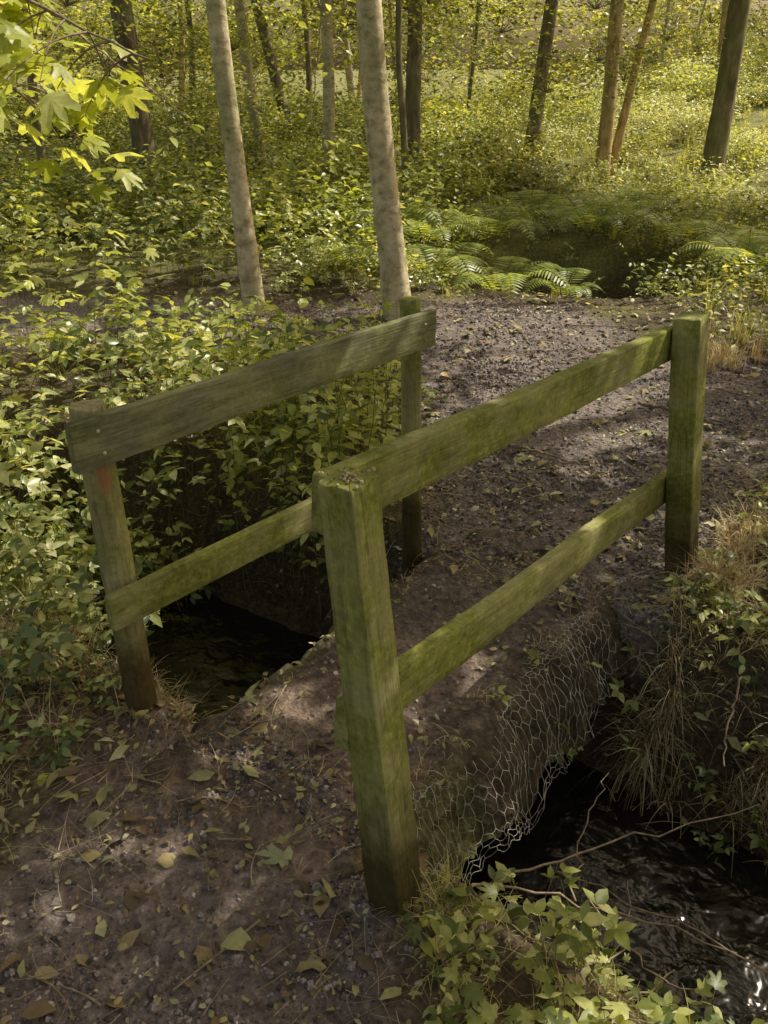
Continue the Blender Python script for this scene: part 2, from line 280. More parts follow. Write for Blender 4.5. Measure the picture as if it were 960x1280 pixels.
# ---------------------------------------------------------------- timber
def beam(name,a,b,w,h,roll_dir,material,parent,rnd=.006,round_=False,rough_top=0,seed=0,taper=1.0):
    a=np.array(a,float); b=np.array(b,float); Lg=np.linalg.norm(b-a); z=(b-a)/Lg
    x=np.array(roll_dir,float); x=x-z*np.dot(x,z); x/=np.linalg.norm(x); y=np.cross(z,x)
    r=np.random.default_rng(seed)
    if round_:
        ang=np.linspace(0,2*np.pi,28,endpoint=False); ring=np.stack([np.cos(ang)*w/2,np.sin(ang)*h/2],-1)
    else:
        pts=[]; n=4
        for cx,cy,a0 in [(1,1,0),(-1,1,90),(-1,-1,180),(1,-1,270)]:
            for q in range(3):
                t=math.radians(a0+q*45); pts.append((cx*(w/2-rnd)+math.cos(t)*rnd,cy*(h/2-rnd)+math.sin(t)*rnd))
            nxt={0:(-1,1),90:(-1,-1),180:(1,-1),270:(1,1)}[a0]
            p0=pts[-1]; t=math.radians(a0+90); p1=(nxt[0]*(w/2-rnd)+math.cos(t)*rnd,nxt[1]*(h/2-rnd)+math.sin(t)*rnd)
            for q in range(1,n): pts.append((p0[0]+(p1[0]-p0[0])*q/n,p0[1]+(p1[1]-p0[1])*q/n))
        ring=np.array(pts)
    k=len(ring); S=max(12,int(Lg/.02)); zs=np.linspace(0,Lg,S)
    V=[]
    for i,zz in enumerate(zs):
        nse=1+.035*np.array([vn(np.array(p[0]*30+seed*3.1),np.array(zz*6+p[1]*30),seed%4) for p in ring])*(1.5 if round_ else .7)
        nse=nse+.02*np.array([vn(np.array(p[0]*90+seed*3.1),np.array(zz*30+p[1]*90),seed%4) for p in ring])
        off=np.array([.004*math.sin(zz*3+seed),.004*math.cos(zz*2.3+seed*2)])
        rr=ring*nse[:,None]*(1+(taper-1)*zz/Lg)+off
        V.append(np.column_stack([rr,np.full(k,zz)]))
    def cap(rr,zz,sgn):
        out=[]
        for f in (.95,.75,.5,.25): 
            q=rr.copy(); c=rr[:,:2].mean(0); q[:,:2]=c+(rr[:,:2]-c)*f; q[:,2]=zz+sgn*(.003+rough_top*r.uniform(-1,1,len(q))*(f)); out.append(q)
        return out
    top=cap(V[-1],Lg,1); bot=cap(V[0],0,-1)
    rings=bot[::-1]+V+top; VV=np.concatenate(rings); R=len(rings)
    i=np.arange(R-1)[:,None]*k; j=np.arange(k)[None]; j2=(j+1)%k
    Fq=np.stack([i+j,i+j2,i+k+j2,i+k+j],-1).reshape(-1,4)
    c0=len(VV); VV=np.vstack([VV,bot[-1].mean(0),top[-1].mean(0)])
    jj=np.arange(k)
    t0=np.stack([np.full(k,c0),(jj+1)%k,jj],-1); t1=np.stack([np.full(k,c0+1),(R-1)*k+jj,(R-1)*k+(jj+1)%k],-1)
    Fq=quads2tris(Fq); Fa=np.concatenate([Fq,t0,t1])
    ob=build(name,VV,Fa,material,True,parent)
    ob.matrix_world=Matrix(((x[0],y[0],z[0],a[0]),(x[1],y[1],z[1],a[1]),(x[2],y[2],z[2],a[2]),(0,0,0,1)))
    md=ob.modifiers.new('e','EDGE_SPLIT'); md.split_angle=math.radians(50)
    return ob
def empty(name,loc=(0,0,0)):
    e=bpy.data.objects.new(name,None); scene.collection.objects.link(e); e.location=(0,0,0); e.empty_display_size=.2; return e
RD=np.array([.605,.796,0]); LD=np.array([.65,.76,0])
R1=empty('wooden_railing')
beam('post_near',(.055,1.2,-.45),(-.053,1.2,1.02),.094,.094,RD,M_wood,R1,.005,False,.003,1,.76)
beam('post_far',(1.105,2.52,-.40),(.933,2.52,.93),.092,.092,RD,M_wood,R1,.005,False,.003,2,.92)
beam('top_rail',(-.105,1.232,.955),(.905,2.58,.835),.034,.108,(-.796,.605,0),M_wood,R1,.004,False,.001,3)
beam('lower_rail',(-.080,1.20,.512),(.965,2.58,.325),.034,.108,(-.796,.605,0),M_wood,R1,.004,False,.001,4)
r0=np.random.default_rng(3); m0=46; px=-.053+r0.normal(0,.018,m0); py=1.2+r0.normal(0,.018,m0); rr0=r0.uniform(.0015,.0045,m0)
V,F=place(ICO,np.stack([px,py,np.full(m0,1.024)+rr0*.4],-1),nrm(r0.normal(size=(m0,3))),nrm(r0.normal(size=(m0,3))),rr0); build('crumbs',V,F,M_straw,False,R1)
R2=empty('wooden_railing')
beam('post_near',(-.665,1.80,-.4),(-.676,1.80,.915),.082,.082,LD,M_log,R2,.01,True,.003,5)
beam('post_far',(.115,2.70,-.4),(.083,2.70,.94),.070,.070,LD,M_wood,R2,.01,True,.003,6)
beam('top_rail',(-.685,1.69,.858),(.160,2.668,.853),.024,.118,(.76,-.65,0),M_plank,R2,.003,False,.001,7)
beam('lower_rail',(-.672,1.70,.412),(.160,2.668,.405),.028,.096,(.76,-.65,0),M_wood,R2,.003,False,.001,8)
def nails(pts,nrmv,parent):
    parts=[]
    for p in pts:
        p=np.array(p); n=np.array(nrmv,float); n/=np.linalg.norm(n)
        P=np.stack([p-n*.001,p+n*.0025,p+n*.003])[None]; R=np.array([[.0045,.0045,.0001]]); parts.append(tubes(P,R,8))
    V,F=merge(parts); build('nails',V,F,M_wire,True,parent)
nl=np.array([.76,-.65,0])*.0135
nails([np.array([-.645,1.735,.885])+nl,np.array([-.640,1.74,.83])+nl,np.array([.12,2.622,.88])+nl,np.array([.12,2.622,.83])+nl,np.array([-.63,1.75,.43])+nl*1.15,np.array([-.63,1.75,.39])+nl*1.15],(.76,-.65,0),R2)

# bridge deck
B=empty('footbridge')
def W3(s,t,z): return (C[0]+s*Mv[0]+t*U[0],C[1]+s*Mv[1]+t*U[1],z)
for i,t in enumerate((-.30,0.,.30)): beam('bearer_%d'%(i+1),W3(-.95,t,-.15),W3(.95,t,-.15),.11,.11,(U[0],U[1],0),M_log,B,.02,True,.002,20+i)
for i,s in enumerate(np.arange(-.72,.75,.15)):
    j=rng.uniform(-.02,.02,2); beam('deck_board_%d'%(i+1),W3(s,-.36+j[0],-.085),W3(s,.335+j[1],-.085),.142,.04,(Mv[0],Mv[1],0),M_plank,B,.004,False,.001,30+i)
ns,nt_=220,170
sv=np.linspace(-.98,.98,ns); tv=np.linspace(-1,1,nt_); SS,TT=np.meshgrid(sv,tv,indexing='ij')
def edgef(s,sg): return .425+.09*fbm(s*5,sg*3.3+0*s,5,1)
def soil_top(x,y):
    s,t=st(x,y); return base_h(x,y)*sst(.0,.9,np.abs(s))+.018+.030*fbm(x*8,y*8,5,1)
def soil_full(s,T):
    e=edgef(s,np.sign(T)); t=T*e; x=C[0]+s*Mv[0]+t*U[0]; y=C[1]+s*Mv[1]+t*U[1]; a=np.abs(T)
    z=soil_top(x,y)-.25*sst(.66,1.05,a)**1.3*(1+.7*fbm(s*7,a*4,4,2))-.06*sst(.78,.98,np.abs(s))
    bul=.05*fbm(s*11,a*9,4,3)*sst(.6,.85,a)*np.sign(T)
    return x+U[0]*bul,y+U[1]*bul,z
PX,PY,ZZ=soil_full(SS,TT)
idx=np.arange(ns*nt_).reshape(ns,nt_); F=np.stack([idx[:-1,:-1],idx[1:,:-1],idx[1:,1:],idx[:-1,1:]],-1).reshape(-1,4)
du=np.clip(.45-.55*SS+.5*fbm(PX*4,PY*4,3,2),0,.9)*sst(.85,.5,np.abs(TT))
build('soil_cover',np.stack([PX,PY,ZZ],-1).reshape(-1,3),F,M_ground,True,B,attr={'path':np.clip((.3+.6*SS)*sst(.8,.45,np.abs(TT)),0,1).ravel(),'dust':du.ravel(),'green':(.6*sst(.55,.8,np.abs(TT))*sst(-.15,.2,fbm(PX*6,PY*6,3,1))).ravel()})
def surf(x,y):
    s,t=st(x,y); on=(np.abs(s)<.72)&(np.abs(t)<.33)
    return np.where(on,soil_top(x,y)-.03*sst(.27,.33,np.abs(t)),height(x,y)), on
def wiremap(s,w):
    T=.60+w; x,y,z=soil_full(s,np.minimum(T,1.0)); ex=np.maximum(T-1,0)
    n=.012+.010*fbm(s*7,w*9,2,3)
    return np.stack([x+U[0]*(n*1.2+ex*.12),y+U[1]*(n*1.2+ex*.12),z+n-ex*.35],-1)
segs=[]; cs=.027; cw=.054
for i in range(int(1.1/cs)):
    for j in range(int(.56/(cw*.866))):
        s0=-.56+i*cs+(cs/2 if j%2 else 0); w0=.02+j*cw*.866
        if w0>.42+.25*vn(np.array(s0*6),np.array(2.),1) or w0<.07+.14*vn(np.array(s0*4),np.array(7.),2): continue
        a=cw/1.732
        top=(s0,w0+a); l=(s0-cs/2,w0+a/2); r_=(s0+cs/2,w0+a/2); bl=(s0-cs/2,w0-a/2)
        segs+= [(top,l),(top,r_),(l,bl)]
sa=np.array([q[0] for q in segs]); sb=np.array([q[1] for q in segs])
P=np.stack([wiremap(sa[:,0],sa[:,1]),wiremap((sa+sb)[:,0]/2,(sa+sb)[:,1]/2),wiremap(sb[:,0],sb[:,1])],1)
V,F=tubes(P,np.full(P.shape[:2],.0008),4); build('chicken_wire',V,F,M_wire,True,B)

# ---------------------------------------------------------------- scatter helpers
def scatter(n,x0,x1,y0,y1,cond):
    x=rng.uniform(x0,x1,n); y=rng.uniform(y0,y1,n); k=cond(x,y); return x[k],y[k]
parts=[]
for (n,x0,x1,y0,y1,r0,r1) in [(56000,-1.6,1.4,.5,2.9,.002,.0075),(3200,-1.5,1.0,.5,2.9,.005,.013),(28000,-.4,3.2,2.6,5,.003,.011),(16000,-2.5,4,4.6,6.8,.005,.014)]:
    x,y=scatter(n,x0,x1,y0,y1,lambda a,b:(pathmask(a,b)>rng.normal(0,.06,len(a)))&(trench(a,b)<.3)|((np.abs(st(a,b)[0])<.75)&(np.abs(st(a,b)[1])<.31)&(rng.random(len(a))<.14)))
    dn=sst(-.30,.38,fbm(x*2.5,y*2.5,3,3)); k=rng.random(len(x))<.2+.8*dn; x=x[k];y=y[k]
    z,on=surf(x,y); r=r0+(r1-r0)*rng.random(len(x))**2
    d_=nrm(rng.normal(size=(len(x),3))*[1,1,.35]); n_=nrm(rng.normal(size=(len(x),3))*[.4,.4,1])
    V,F=place(ICO,np.stack([x,y,z+r*.15],-1),d_,n_,r,wide=rng.uniform(.6,1.3,len(x)))
    V=V+ (rng.normal(size=V.shape)*np.repeat(r,12)[:,None]*.2); parts.append((V,F))
V,F=merge(parts); build('gravel',V,F,M_stone,False)

# leaf litter
parts=[]
def litter(n,x0,x1,y0,y1,s0,s1,T,flat=.35,cond=None):
    x,y=scatter(n,x0,x1,y0,y1,cond or (lambda a,b:trench(a,b)<.75))
    z,on=surf(x,y); s=rng.uniform(s0,s1,len(x)); ph=rng.uniform(0,6.28,len(x))
    d_=np.stack([np.cos(ph),np.sin(ph),rng.normal(0,.22,len(x))],-1); n_=np.stack([rng.normal(0,flat,len(x)),rng.normal(0,flat,len(x)),np.ones(len(x))],-1)
    V,F=place(T,np.stack([x,y,z+.008+s*.08],-1),d_,n_,s,wide=rng.uniform(.6,1.2,len(x))); V=V+rng.normal(size=V.shape)*np.repeat(s,len(T[0]))[:,None]*.04; parts.append((V,F))
litter(760,-1.6,1.6,.5,3.2,.025,.07,OV,.6); litter(90,-1.4,1.2,.6,3,.05,.085,PA,.4); litter(12000,-2,2.4,.5,4,.006,.024,OV,.6)
litter(1100,-2,4,3,7,.03,.07,OV); litter(5000,-2,4,3,7,.015,.03,DI,.5); litter(60,0,3,3,6.5,.06,.09,PA)
litter(1500,-.9,.9,1.2,2.9,.008,.03,OV,.6,lambda a,b:(np.abs(st(a,b)[0])<.9)&(np.abs(st(a,b)[1])<.33))
litter(1700,.5,2.6,1.3,3.2,.015,.05,OV,.5,lambda a,b:(st(a,b)[0]>.3)&(st(a,b)[1]>.4))
litter(3200,-2.4,-.4,.8,2.6,.015,.055,OV,.6,lambda a,b:((st(a,b)[1]<-.4)&(trench(a,b)<.6))&(pathmask(a,b)<.22))
V,F=merge(parts); build('leaf_litter',V,F,M_dry,True)

def lying(n,x0,x1,y0,y1,l0,l1,r0,r1,cond=None):
    x,y=scatter(n,x0,x1,y0,y1,cond or (lambda a,b:trench(a,b)<.6)); m=len(x); ph=rng.uniform(0,6.28,m); L=l0+(l1-l0)*rng.random(m)**2
    S=6; t=np.linspace(-.5,.5,S)[None]; k=rng.normal(0,.25,m)[:,None]
    px=x[:,None]+L[:,None]*(t*np.cos(ph)[:,None]-k*t*t*np.sin(ph)[:,None]); py=y[:,None]+L[:,None]*(t*np.sin(ph)[:,None]+k*t*t*np.cos(ph)[:,None])
    z,_=surf(px,py); z=z.mean(1,keepdims=True)*.6+z*.4+.008+rng.random(m)[:,None]*.012+.0*t; R=(r0+(r1-r0)*rng.random(m)**3)[:,None]*(1-.5*(t+.5))
    return tubes(np.stack([px,py,z],-1),R,5)
V,F=merge([lying(520,-1.6,1.8,.5,3.2,.04,.24,.001,.004),lying(60,-1.5,3.5,3,6.5,.1,.4,.003,.008)]); build('twigs',V,F,M_twig,True)
V,F=merge([lying(9500,-1.9,2.4,.6,3.4,.03,.16,.0005,.0013,lambda a,b:(trench(a,b)<.7)&((pathmask(a,b)<.22)|(rng.random(len(a))<.26)|(np.abs(st(a,b)[0])<.8)))]); build('dead_grass_litter',V,F,M_straw,True)
def stick(pts,r0,r1,n=14,jit=.012,seed=0):
    rr=np.random.default_rng(seed); pts=np.array(pts,float); u=np.linspace(0,1,len(pts)); t=np.linspace(0,1,n)
    P=np.stack([np.interp(t,u,pts[:,i]) for i in range(3)],-1)+rr.normal(size=(n,3))*jit*.5; return tubes(P[None],np.linspace(r0,r1,n)[None],7)
ps=[stick([(.20,1.32,-.10),(.28,1.38,-.16),(.52,1.34,-.19),(.82,1.25,-.22)],.004,.0018,seed=1),stick([(.28,1.38,-.16),(.55,1.5,-.17),(1.0,1.60,-.14)],.0035,.0015,seed=2),
    stick([(.45,1.36,-.18),(.5,1.50,-.10),(.6,1.62,-.04)],.0025,.001,seed=3),stick([(.5,1.35,-.19),(.6,1.2,-.22),(.7,1.08,-.15)],.003,.0015,seed=4),
    stick([(1.05,1.95,.02),(.98,1.82,-.06),(.95,1.74,-.14)],.0035,.002,seed=6),stick([(.30,1.05,-.05),(.55,1.22,-.20),(.62,1.45,-.24)],.003,.0015,seed=16),stick([(.9,1.15,-.18),(.7,1.38,-.28),(.45,1.5,-.25)],.003,.0015,seed=17),
    stick([(.02,1.1,.0),(.18,1.0,.05),(.3,1.12,.02)],.003,.002,seed=8),stick([(.35,1.0,-.05),(.5,1.1,-.2),(.72,1.3,-.38)],.004,.002,seed=9)]
V,F=merge(ps); build('fallen_branch',V,F,M_twig,True)
ps=[stick([(-1.55,1.45,.05),(-1.0,1.62,.035),(-.62,1.72,.03)],.008,.004,seed=11),stick([(1.35,4.2,.02),(1.6,4.05,.02)],.01,.006,seed=12),stick([(2.2,4.9,.03),(2.7,4.75,.05)],.02,.012,seed=13),stick([(.62,3.6,.03),(.9,3.4,.03)],.007,.004,seed=14)]
V,F=merge(ps); build('fallen_branch',V,F,M_twig,True)

# ---------------------------------------------------------------- plants
def grow(x,y,H,spread,nl,ls,T,tri=False,stem_r=.0022,up=.55,droop=.5,t0=.2,z=None):
    m=len(x); z=height(x,y)-.01 if z is None else z
    ph=rng.uniform(0,6.28,m); sp=spread*rng.uniform(.3,1.2,m)
    S=8; t=np.linspace(0,1,S)[None]
    ox=np.cos(ph)[:,None]*sp[:,None]*t**1.4; oy=np.sin(ph)[:,None]*sp[:,None]*t**1.4
    oz=H[:,None]*(t*(1+droop*.6)-droop*.6*t**2.5)
    P=np.stack([x[:,None]+ox,y[:,None]+oy,z[:,None]+oz],-1); P+=rng.normal(size=P.shape)*.012*t[...,None]*H.mean()
    SV,SF=tubes(P,stem_r*(1-.7*t)*np.ones((m,1)),4)
    tl=t0+(1-t0)*((np.arange(nl)[None]+rng.random((m,nl)))/nl); f=tl*(S-1); i0=np.clip(f.astype(int),0,S-2); fr=(f-i0)[...,None]
    ii=np.arange(m)[:,None]; pp=P[ii,i0]*(1-fr)+P[ii,i0+1]*fr
    hd=ph[:,None]+np.where(np.arange(nl)[None]%2==0,1,-1)*rng.uniform(.5,1.7,(m,nl))+rng.normal(0,.3,(m,nl))
    d_=np.stack([np.cos(hd),np.sin(hd),rng.normal(.05,.35,(m,nl))],-1).reshape(-1,3); pp=pp.reshape(-1,3)
    n_=np.concatenate([rng.normal(0,1-up,(len(pp),2)),np.ones((len(pp),1))],-1)
    L=(ls*rng.uniform(.45,1.35,len(pp)))
    pe=pp+nrm(d_)*L[:,None]*.45
    PT=np.stack([pp,pe],1); PV,PF=tubes(PT,np.full((len(pp),2),stem_r*.4),3)
    parts=[place(T,pe,d_,n_,L)]
    if tri:
        X=nrm(np.cross(nrm(d_),n_))
        for sg in(-1,1):
            parts.append(place(T,pe,nrm(d_)*.35+X*sg*.9,n_+rng.normal(size=n_.shape)*.2,L*.8))
    return merge(parts),merge([(SV,SF),(PV,PF)])
def plantobj(name,groups,lm):
    LV,LF=merge([g[0] for g in groups]); SV,SF=merge([g[1] for g in groups])
    p=build(name,LV,LF,lm,True); build('stems',SV,SF,M_stem,True,p); return p
def L_ok(a,b): 
    s,t=st(a,b); return (pathmask(a,b)<-.08)&~((np.abs(t)<.5)&(np.abs(s)<1.))&((t<-.55)|(b>3.2))&((trench(a,b)<.8)|(t<-1.45))
g=[]
x,y=scatter(1200,-6,.25,2.5,5.7,lambda a,b:L_ok(a,b)&(a<.25-(b<3.4)*.1)&(np.abs(a)<b*.85+.4)&(fbm(a*1.6,b*1.6,2,1)>-.36)); H=(.22+.42*rng.random(len(x)))*sst(-.02,.7,-pathmask(x,y))*(1-.6*sst(4.2,5,y)*sst(-1.7,-1.2,x))+.10+.45*trench(x,y)
g.append(grow(x,y,H,.34,9,.058,OV,True))
x,y=scatter(600,-7,.2,6.8,10.5,lambda a,b:(pathmask(a,b)<-.15)); H=.25+.5*rng.random(len(x)); g.append(grow(x,y,H,.4,8,.075,OV,True))
plantobj('bramble_thicket',g,M_bram)
x,y=scatter(300,-2.1,-.72,1.85,3.2,lambda a,b:(st(a,b)[1]<-.66)&((trench(a,b)<.7)|(st(a,b)[1]<-1.4))); H=.08+.32*rng.random(len(x))+.3*trench(x,y); plantobj('bramble_bush',[grow(x,y,H,.20,8,.048,OV,True)],M_bram)
x,y=scatter(150,-1.9,-.7,1.4,2.3,lambda a,b:(st(a,b)[1]<-.45)&(trench(a,b)<.5)&(pathmask(a,b)<.02)); H=.03+.13*rng.random(len(x)); plantobj('low_undergrowth',[grow(x,y,H,.14,6,.032,OV,True,.0014)],M_bram)
for (cx,cy,h,n) in [(-1.55,4.3,1.0,7),(-.8,3.9,.70,5),(-.15,3.45,.55,5),(-2.2,5.0,1.1,7),(-1.5,2.9,.55,5),(-2.4,3.6,.9,6),(-3.1,4.6,.9,6),(-1.9,3.9,.7,5),(-.5,4.4,.45,4),(-1.2,4.9,.5,4)]:
    x=cx+rng.normal(0,.14,n); y=cy+rng.normal(0,.14,n); H=h*rng.uniform(.7,1.05,n)
    plantobj('sapling',[grow(x,y,H,.4,9,.090,PA if cx<-1.3 else OV,False,.003,.75,.3,.35)],M_lime)
x,y=scatter(120,-.75,.12,2.85,4.2,lambda a,b:(pathmask(a,b)<-.05)&(st(a,b)[1]<-.5)&(trench(a,b)<.6)); H=.35+.35*rng.random(len(x)); plantobj('nettle_patch',[grow(x,y,H,.12,13,.055,OV,False,.0025,.6,.1,.25)],M_lime)
x,y=scatter(125,.02,1.0,.62,1.16,lambda a,b:(st(a,b)[0]<-.54)&(st(a,b)[1]>.36)&(a>.05)); H=.03+.10*rng.random(len(x)); g=[grow(x,y,H,.08,3,.038,PA,False,.0012,.7,.2,.5)]
x,y=scatter(75,.1,1.1,.8,1.3,lambda a,b:(st(a,b)[0]<-.34)&(st(a,b)[1]>.42)); H=.06+.14*rng.random(len(x)); g.append(grow(x,y,H,.13,4,.038,OV,True,.0014,.7,.3,.3))
plantobj('ivy_patch',g,M_leaf)
x,y=scatter(230,.8,2.3,1.4,2.6,lambda a,b:(st(a,b)[0]>.2)&(st(a,b)[1]>.5)&(st(a,b)[1]<3)); H=.05+.14*rng.random(len(x)); plantobj('bank_plants',[grow(x,y,H,.1,5,.036,OV,True,.0014,.6,.2,.3)],M_bram)
x,y=scatter(130,1.2,2.6,2.4,3.6,lambda a,b:(pathmask(a,b)<-.03)&(st(a,b)[1]>.55)); H=.06+.2*rng.random(len(x)); plantobj('path_weeds',[grow(x,y,H,.12,6,.042,OV,False,.0014,.6,.2,.3)],M_leaf)
x,y=scatter(240,-1.8,2.6,1.0,6.8,lambda a,b:(np.abs(pathmask(a,b))<.14)&(trench(a,b)<.3)&((np.abs(st(a,b)[0])>.9)|(np.abs(st(a,b)[1])>.5))); H=.03+.08*rng.random(len(x)); plantobj('seedlings',[grow(x,y,H,.05,5,.032,OV,False,.001,.6,.1,.3)],M_lime)
x,y=scatter(1300,2.0,8,4.9,9.5,lambda a,b:(pathmask(a,b)<-.12)&(a<b*.85+.5)&(hollow(a,b)>1.35)&((a-2.9)**2+(b-7.1)**2>.25)); H=.12+.30*rng.random(len(x)); plantobj('nettle_patch',[grow(x,y,H,.2,9,.050,OV,False,.002,.5,.3,.2)],M_leaf)
x,y=scatter(480,-.9,3.4,6.6,9.5,lambda a,b:(pathmask(a,b)<-.12)&(hollow(a,b)>1.35)&((a-.95)**2+(b-7.0)**2>.2)); H=.10+.24*rng.random(len(x)); plantobj('undergrowth',[grow(x,y,H,.2,9,.046,OV,True,.002,.5,.4,.2)],M_bram)

def tuft(x,y,n,L,spread,w,droop,z=None):
    m=len(x)*n; bx=np.repeat(x,n)+rng.normal(0,.02,m); by=np.repeat(y,n)+rng.normal(0,.02,m); bz=(height(bx,by) if z is None else np.repeat(z,n))-.01
    ph=rng.uniform(0,6.28,m); Ln=L*rng.uniform(.4,1.15,m); sp=spread*rng.uniform(.1,1.1,m); S=6; t=np.linspace(0,1,S)[None]; dr=(droop*rng.uniform(.3,1.3,m))[:,None]
    P=np.stack([bx[:,None]+np.cos(ph)[:,None]*(Ln*sp)[:,None]*t**1.3,by[:,None]+np.sin(ph)[:,None]*(Ln*sp)[:,None]*t**1.3,bz[:,None]+Ln[:,None]*(t-dr*t*t)],-1)
    side=np.stack([-np.sin(ph),np.cos(ph),rng.normal(0,.3,m)],-1)
    return ribbons(P,(w*(1-t**1.5*.9))*np.ones((m,1)),nrm(side))
def clump(name,cx,cy,k,sp,n,L,spread,w,droop,mt):
    x=cx+rng.normal(0,sp,k); y=cy+rng.normal(0,sp,k); V,F=tuft(x,y,n,L,spread,w,droop); return build(name,V,F,mt,True)
clump('dry_grass_tuft',1.16,2.42,10,.04,60,.23,.7,.0016,.9,M_straw)
clump('dry_grass_tuft',.86,2.04,10,.05,70,.32,.7,.0016,1.6,M_straw)
clump('dry_grass_tuft',1.34,2.66,8,.06,50,.24,.8,.0016,1.0,M_straw)
clump('dry_grass_tuft',1.15,1.85,7,.06,50,.22,.8,.0014,1.3,M_straw)
clump('dry_grass_tuft',-1.08,2.02,14,.09,60,.26,.8,.0015,1.0,M_straw)
clump('dry_grass_tuft',-1.35,1.85,11,.10,55,.24,.8,.0015,1.0,M_straw)
clump('dry_grass_tuft',-.66,1.90,5,.05,40,.13,.9,.0012,.9,M_straw)
clump('dry_grass_tuft',.10,1.18,3,.03,30,.10,.9,.0011,.9,M_straw)
clump('dry_grass_tuft',2.0,4.95,5,.12,50,.4,.6,.002,.7,M_straw)
k_=34; sE=rng.uniform(-.5,.72,k_); TE=rng.uniform(.55,.8,k_)*np.where(rng.random(k_)<.3,-1,1); ex,ey,ez=soil_full(sE,TE)
V,F=tuft(ex,ey,8,.09,1.0,.0010,1.6,ez+.01); build('edge_grass',V,F,M_straw,True,B)
k_=12; sE=rng.uniform(-.2,.75,k_); TE=rng.uniform(.7,1.0,k_); ex,ey,ez=soil_full(sE,TE); g=grow(ex,ey,.02+.05*rng.random(k_),.08,4,.024,OV,True,.001,.6,.3,.3,z=ez)
V,F=g[0]; build('edge_weeds',V,F,M_leaf,True,B)
x,y=scatter(150,-2.4,3.,.9,7,lambda a,b:(pathmask(a,b)<.02)&(pathmask(a,b)>-.5)&(trench(a,b)<.85)&((np.abs(st(a,b)[0])>.7)|(np.abs(st(a,b)[1])>.5)))
V,F=tuft(x,y,26,.2,.7,.0014,.8); build('grass_verge',V,F,M_grass,True)
x,y=scatter(320,.6,2.6,1.3,3.4,lambda a,b:(pathmask(a,b)<.02)&(trench(a,b)<.8)&(st(a,b)[0]>.2)&(st(a,b)[1]>.42))
V,F=tuft(x,y,26,.17,.9,.0013,1.0); build('dry_grass_verge',V,F,M_straw,True)
x,y=scatter(340,-2.4,-.3,1.2,2.8,lambda a,b:(pathmask(a,b)<.05)&(trench(a,b)<.8)&(st(a,b)[1]<-.42))
V,F=tuft(x,y,22,.15,.9,.0013,1.0); build('dry_grass_verge',V,F,M_straw,True)
x,y=scatter(100,.05,1.2,.6,1.4,lambda a,b:(trench(a,b)<.88)&(st(a,b)[0]<-.28)&(st(a,b)[1]>.42))
V,F=tuft(x,y,16,.14,.9,.0010,1.3); build('grass_verge',V,F,M_grass,True)
x,y=scatter(700,2.2,11,4.7,18,lambda a,b:(pathmask(a,b)<-.05)&(hollow(a,b)>1.4)); V,F=tuft(x,y,16,.42,.5,.004,.5); build('long_grass',V,F,M_grass,True)

def fern(cx,cy,nf,L,name='fern'):
    z=max(float(height(np.array([cx]),np.array([cy]))[0]),-.25); parts=[]; rp=[]
    for i in range(nf):
        ph=i*6.28/nf+rng.uniform(-.3,.3); l=L*rng.uniform(.75,1.1); S=26; t=np.linspace(0,1,S)
        P=np.stack([cx+np.cos(ph)*l*.85*t,cy+np.sin(ph)*l*.85*t,z+l*(1.25*t-1.05*t**2.2)],-1); rp.append(P)
        T=nrm(np.gradient(P,axis=0)); side=np.array([-math.sin(ph),math.cos(ph),0]); up=np.cross(T,-side[None]*np.ones((S,1)))
        up=np.where(up[:,2:3]<0,-up,up)
        prof=np.clip(np.sin(np.clip((t-.12)/.88,0,1)**.7*np.pi),0,1)*.22*l
        k=np.where(t>.14)[0][:-1]; wd=np.clip(.62*(l/S)/(prof[k]+.012)/.26,.15,1.0)
        for sg in(-1,1):
            d_=side[None]*sg*np.ones((len(k),1))+T[k]*.35+np.array([0,0,-.10]); parts.append(place(PI,P[k],d_,up[k]+rng.normal(size=(len(k),3))*.12,prof[k]+.012,wide=wd))
    LV,LF=merge(parts); p=build(name,LV,LF,M_fern,True); V,F=tubes(np.array(rp),np.linspace(.004,.001,26)[None]*np.ones((nf,1)),4); build('rachis',V,F,M_stem,True,p)
for a in [(.95,7.0,9,.75),(.45,7.5,9,.8),(1.1,8.75,10,.9),(3.0,7.1,9,.8),(3.3,7.9,8,.7),(.4,8.4,9,.8),(2.9,8.5,9,.8),(2.1,8.95,9,.85),(3.9,7.2,8,.7),(1.45,6.8,7,.5),(.1,9.0,9,.8),(2.6,9.6,9,.8),(4.4,7.9,8,.7),(-.3,7.3,9,.65),(1.6,9.6,9,.8),(3.6,6.6,8,.6)]: fern(*a)

# ---------------------------------------------------------------- trees
def leafcloud(name,n,R,flat,ls,T,mt,seed,sprigs=26,tight=.17):
    r=np.random.default_rng(seed)
    c=nrm(r.normal(size=(sprigs,3)))*(r.random((sprigs,1))**.5)*R*[1,1,flat]
    k=n//sprigs; pos=(c[:,None,:]+r.normal(size=(sprigs,k,3))*R*tight*np.array([1,1,.45])).reshape(-1,3)
    m=len(pos); ph=r.uniform(0,6.28,m); d_=np.stack([np.cos(ph),np.sin(ph),r.normal(-.15,.3,m)],-1); n_=np.concatenate([r.normal(0,.45,(m,2)),np.ones((m,1))],-1)
    V,F=place(T,pos,d_,n_,ls*r.uniform(.6,1.3,m))
    S=5; t=np.linspace(0,1,S)[None,:,None]; P=c[:,None,:]*t+np.array([0,0,-.25*R])*(1-t)**2+r.normal(size=(sprigs,S,3))*.05*R*t
    tv,tf=tubes(P,(.005*(1-.8*t[...,0]))*np.ones((sprigs,1)),3); tf=quads2tris(tf)
    me=build(name,*merge([(V,F),(tv,tf)]),mt,True,link=False); me.materials.append(M_twig)
    mi=np.zeros(len(F)+len(tf),dtype=np.int32); mi[len(F):]=1; me.polygons.foreach_set('material_index',mi)
    return me
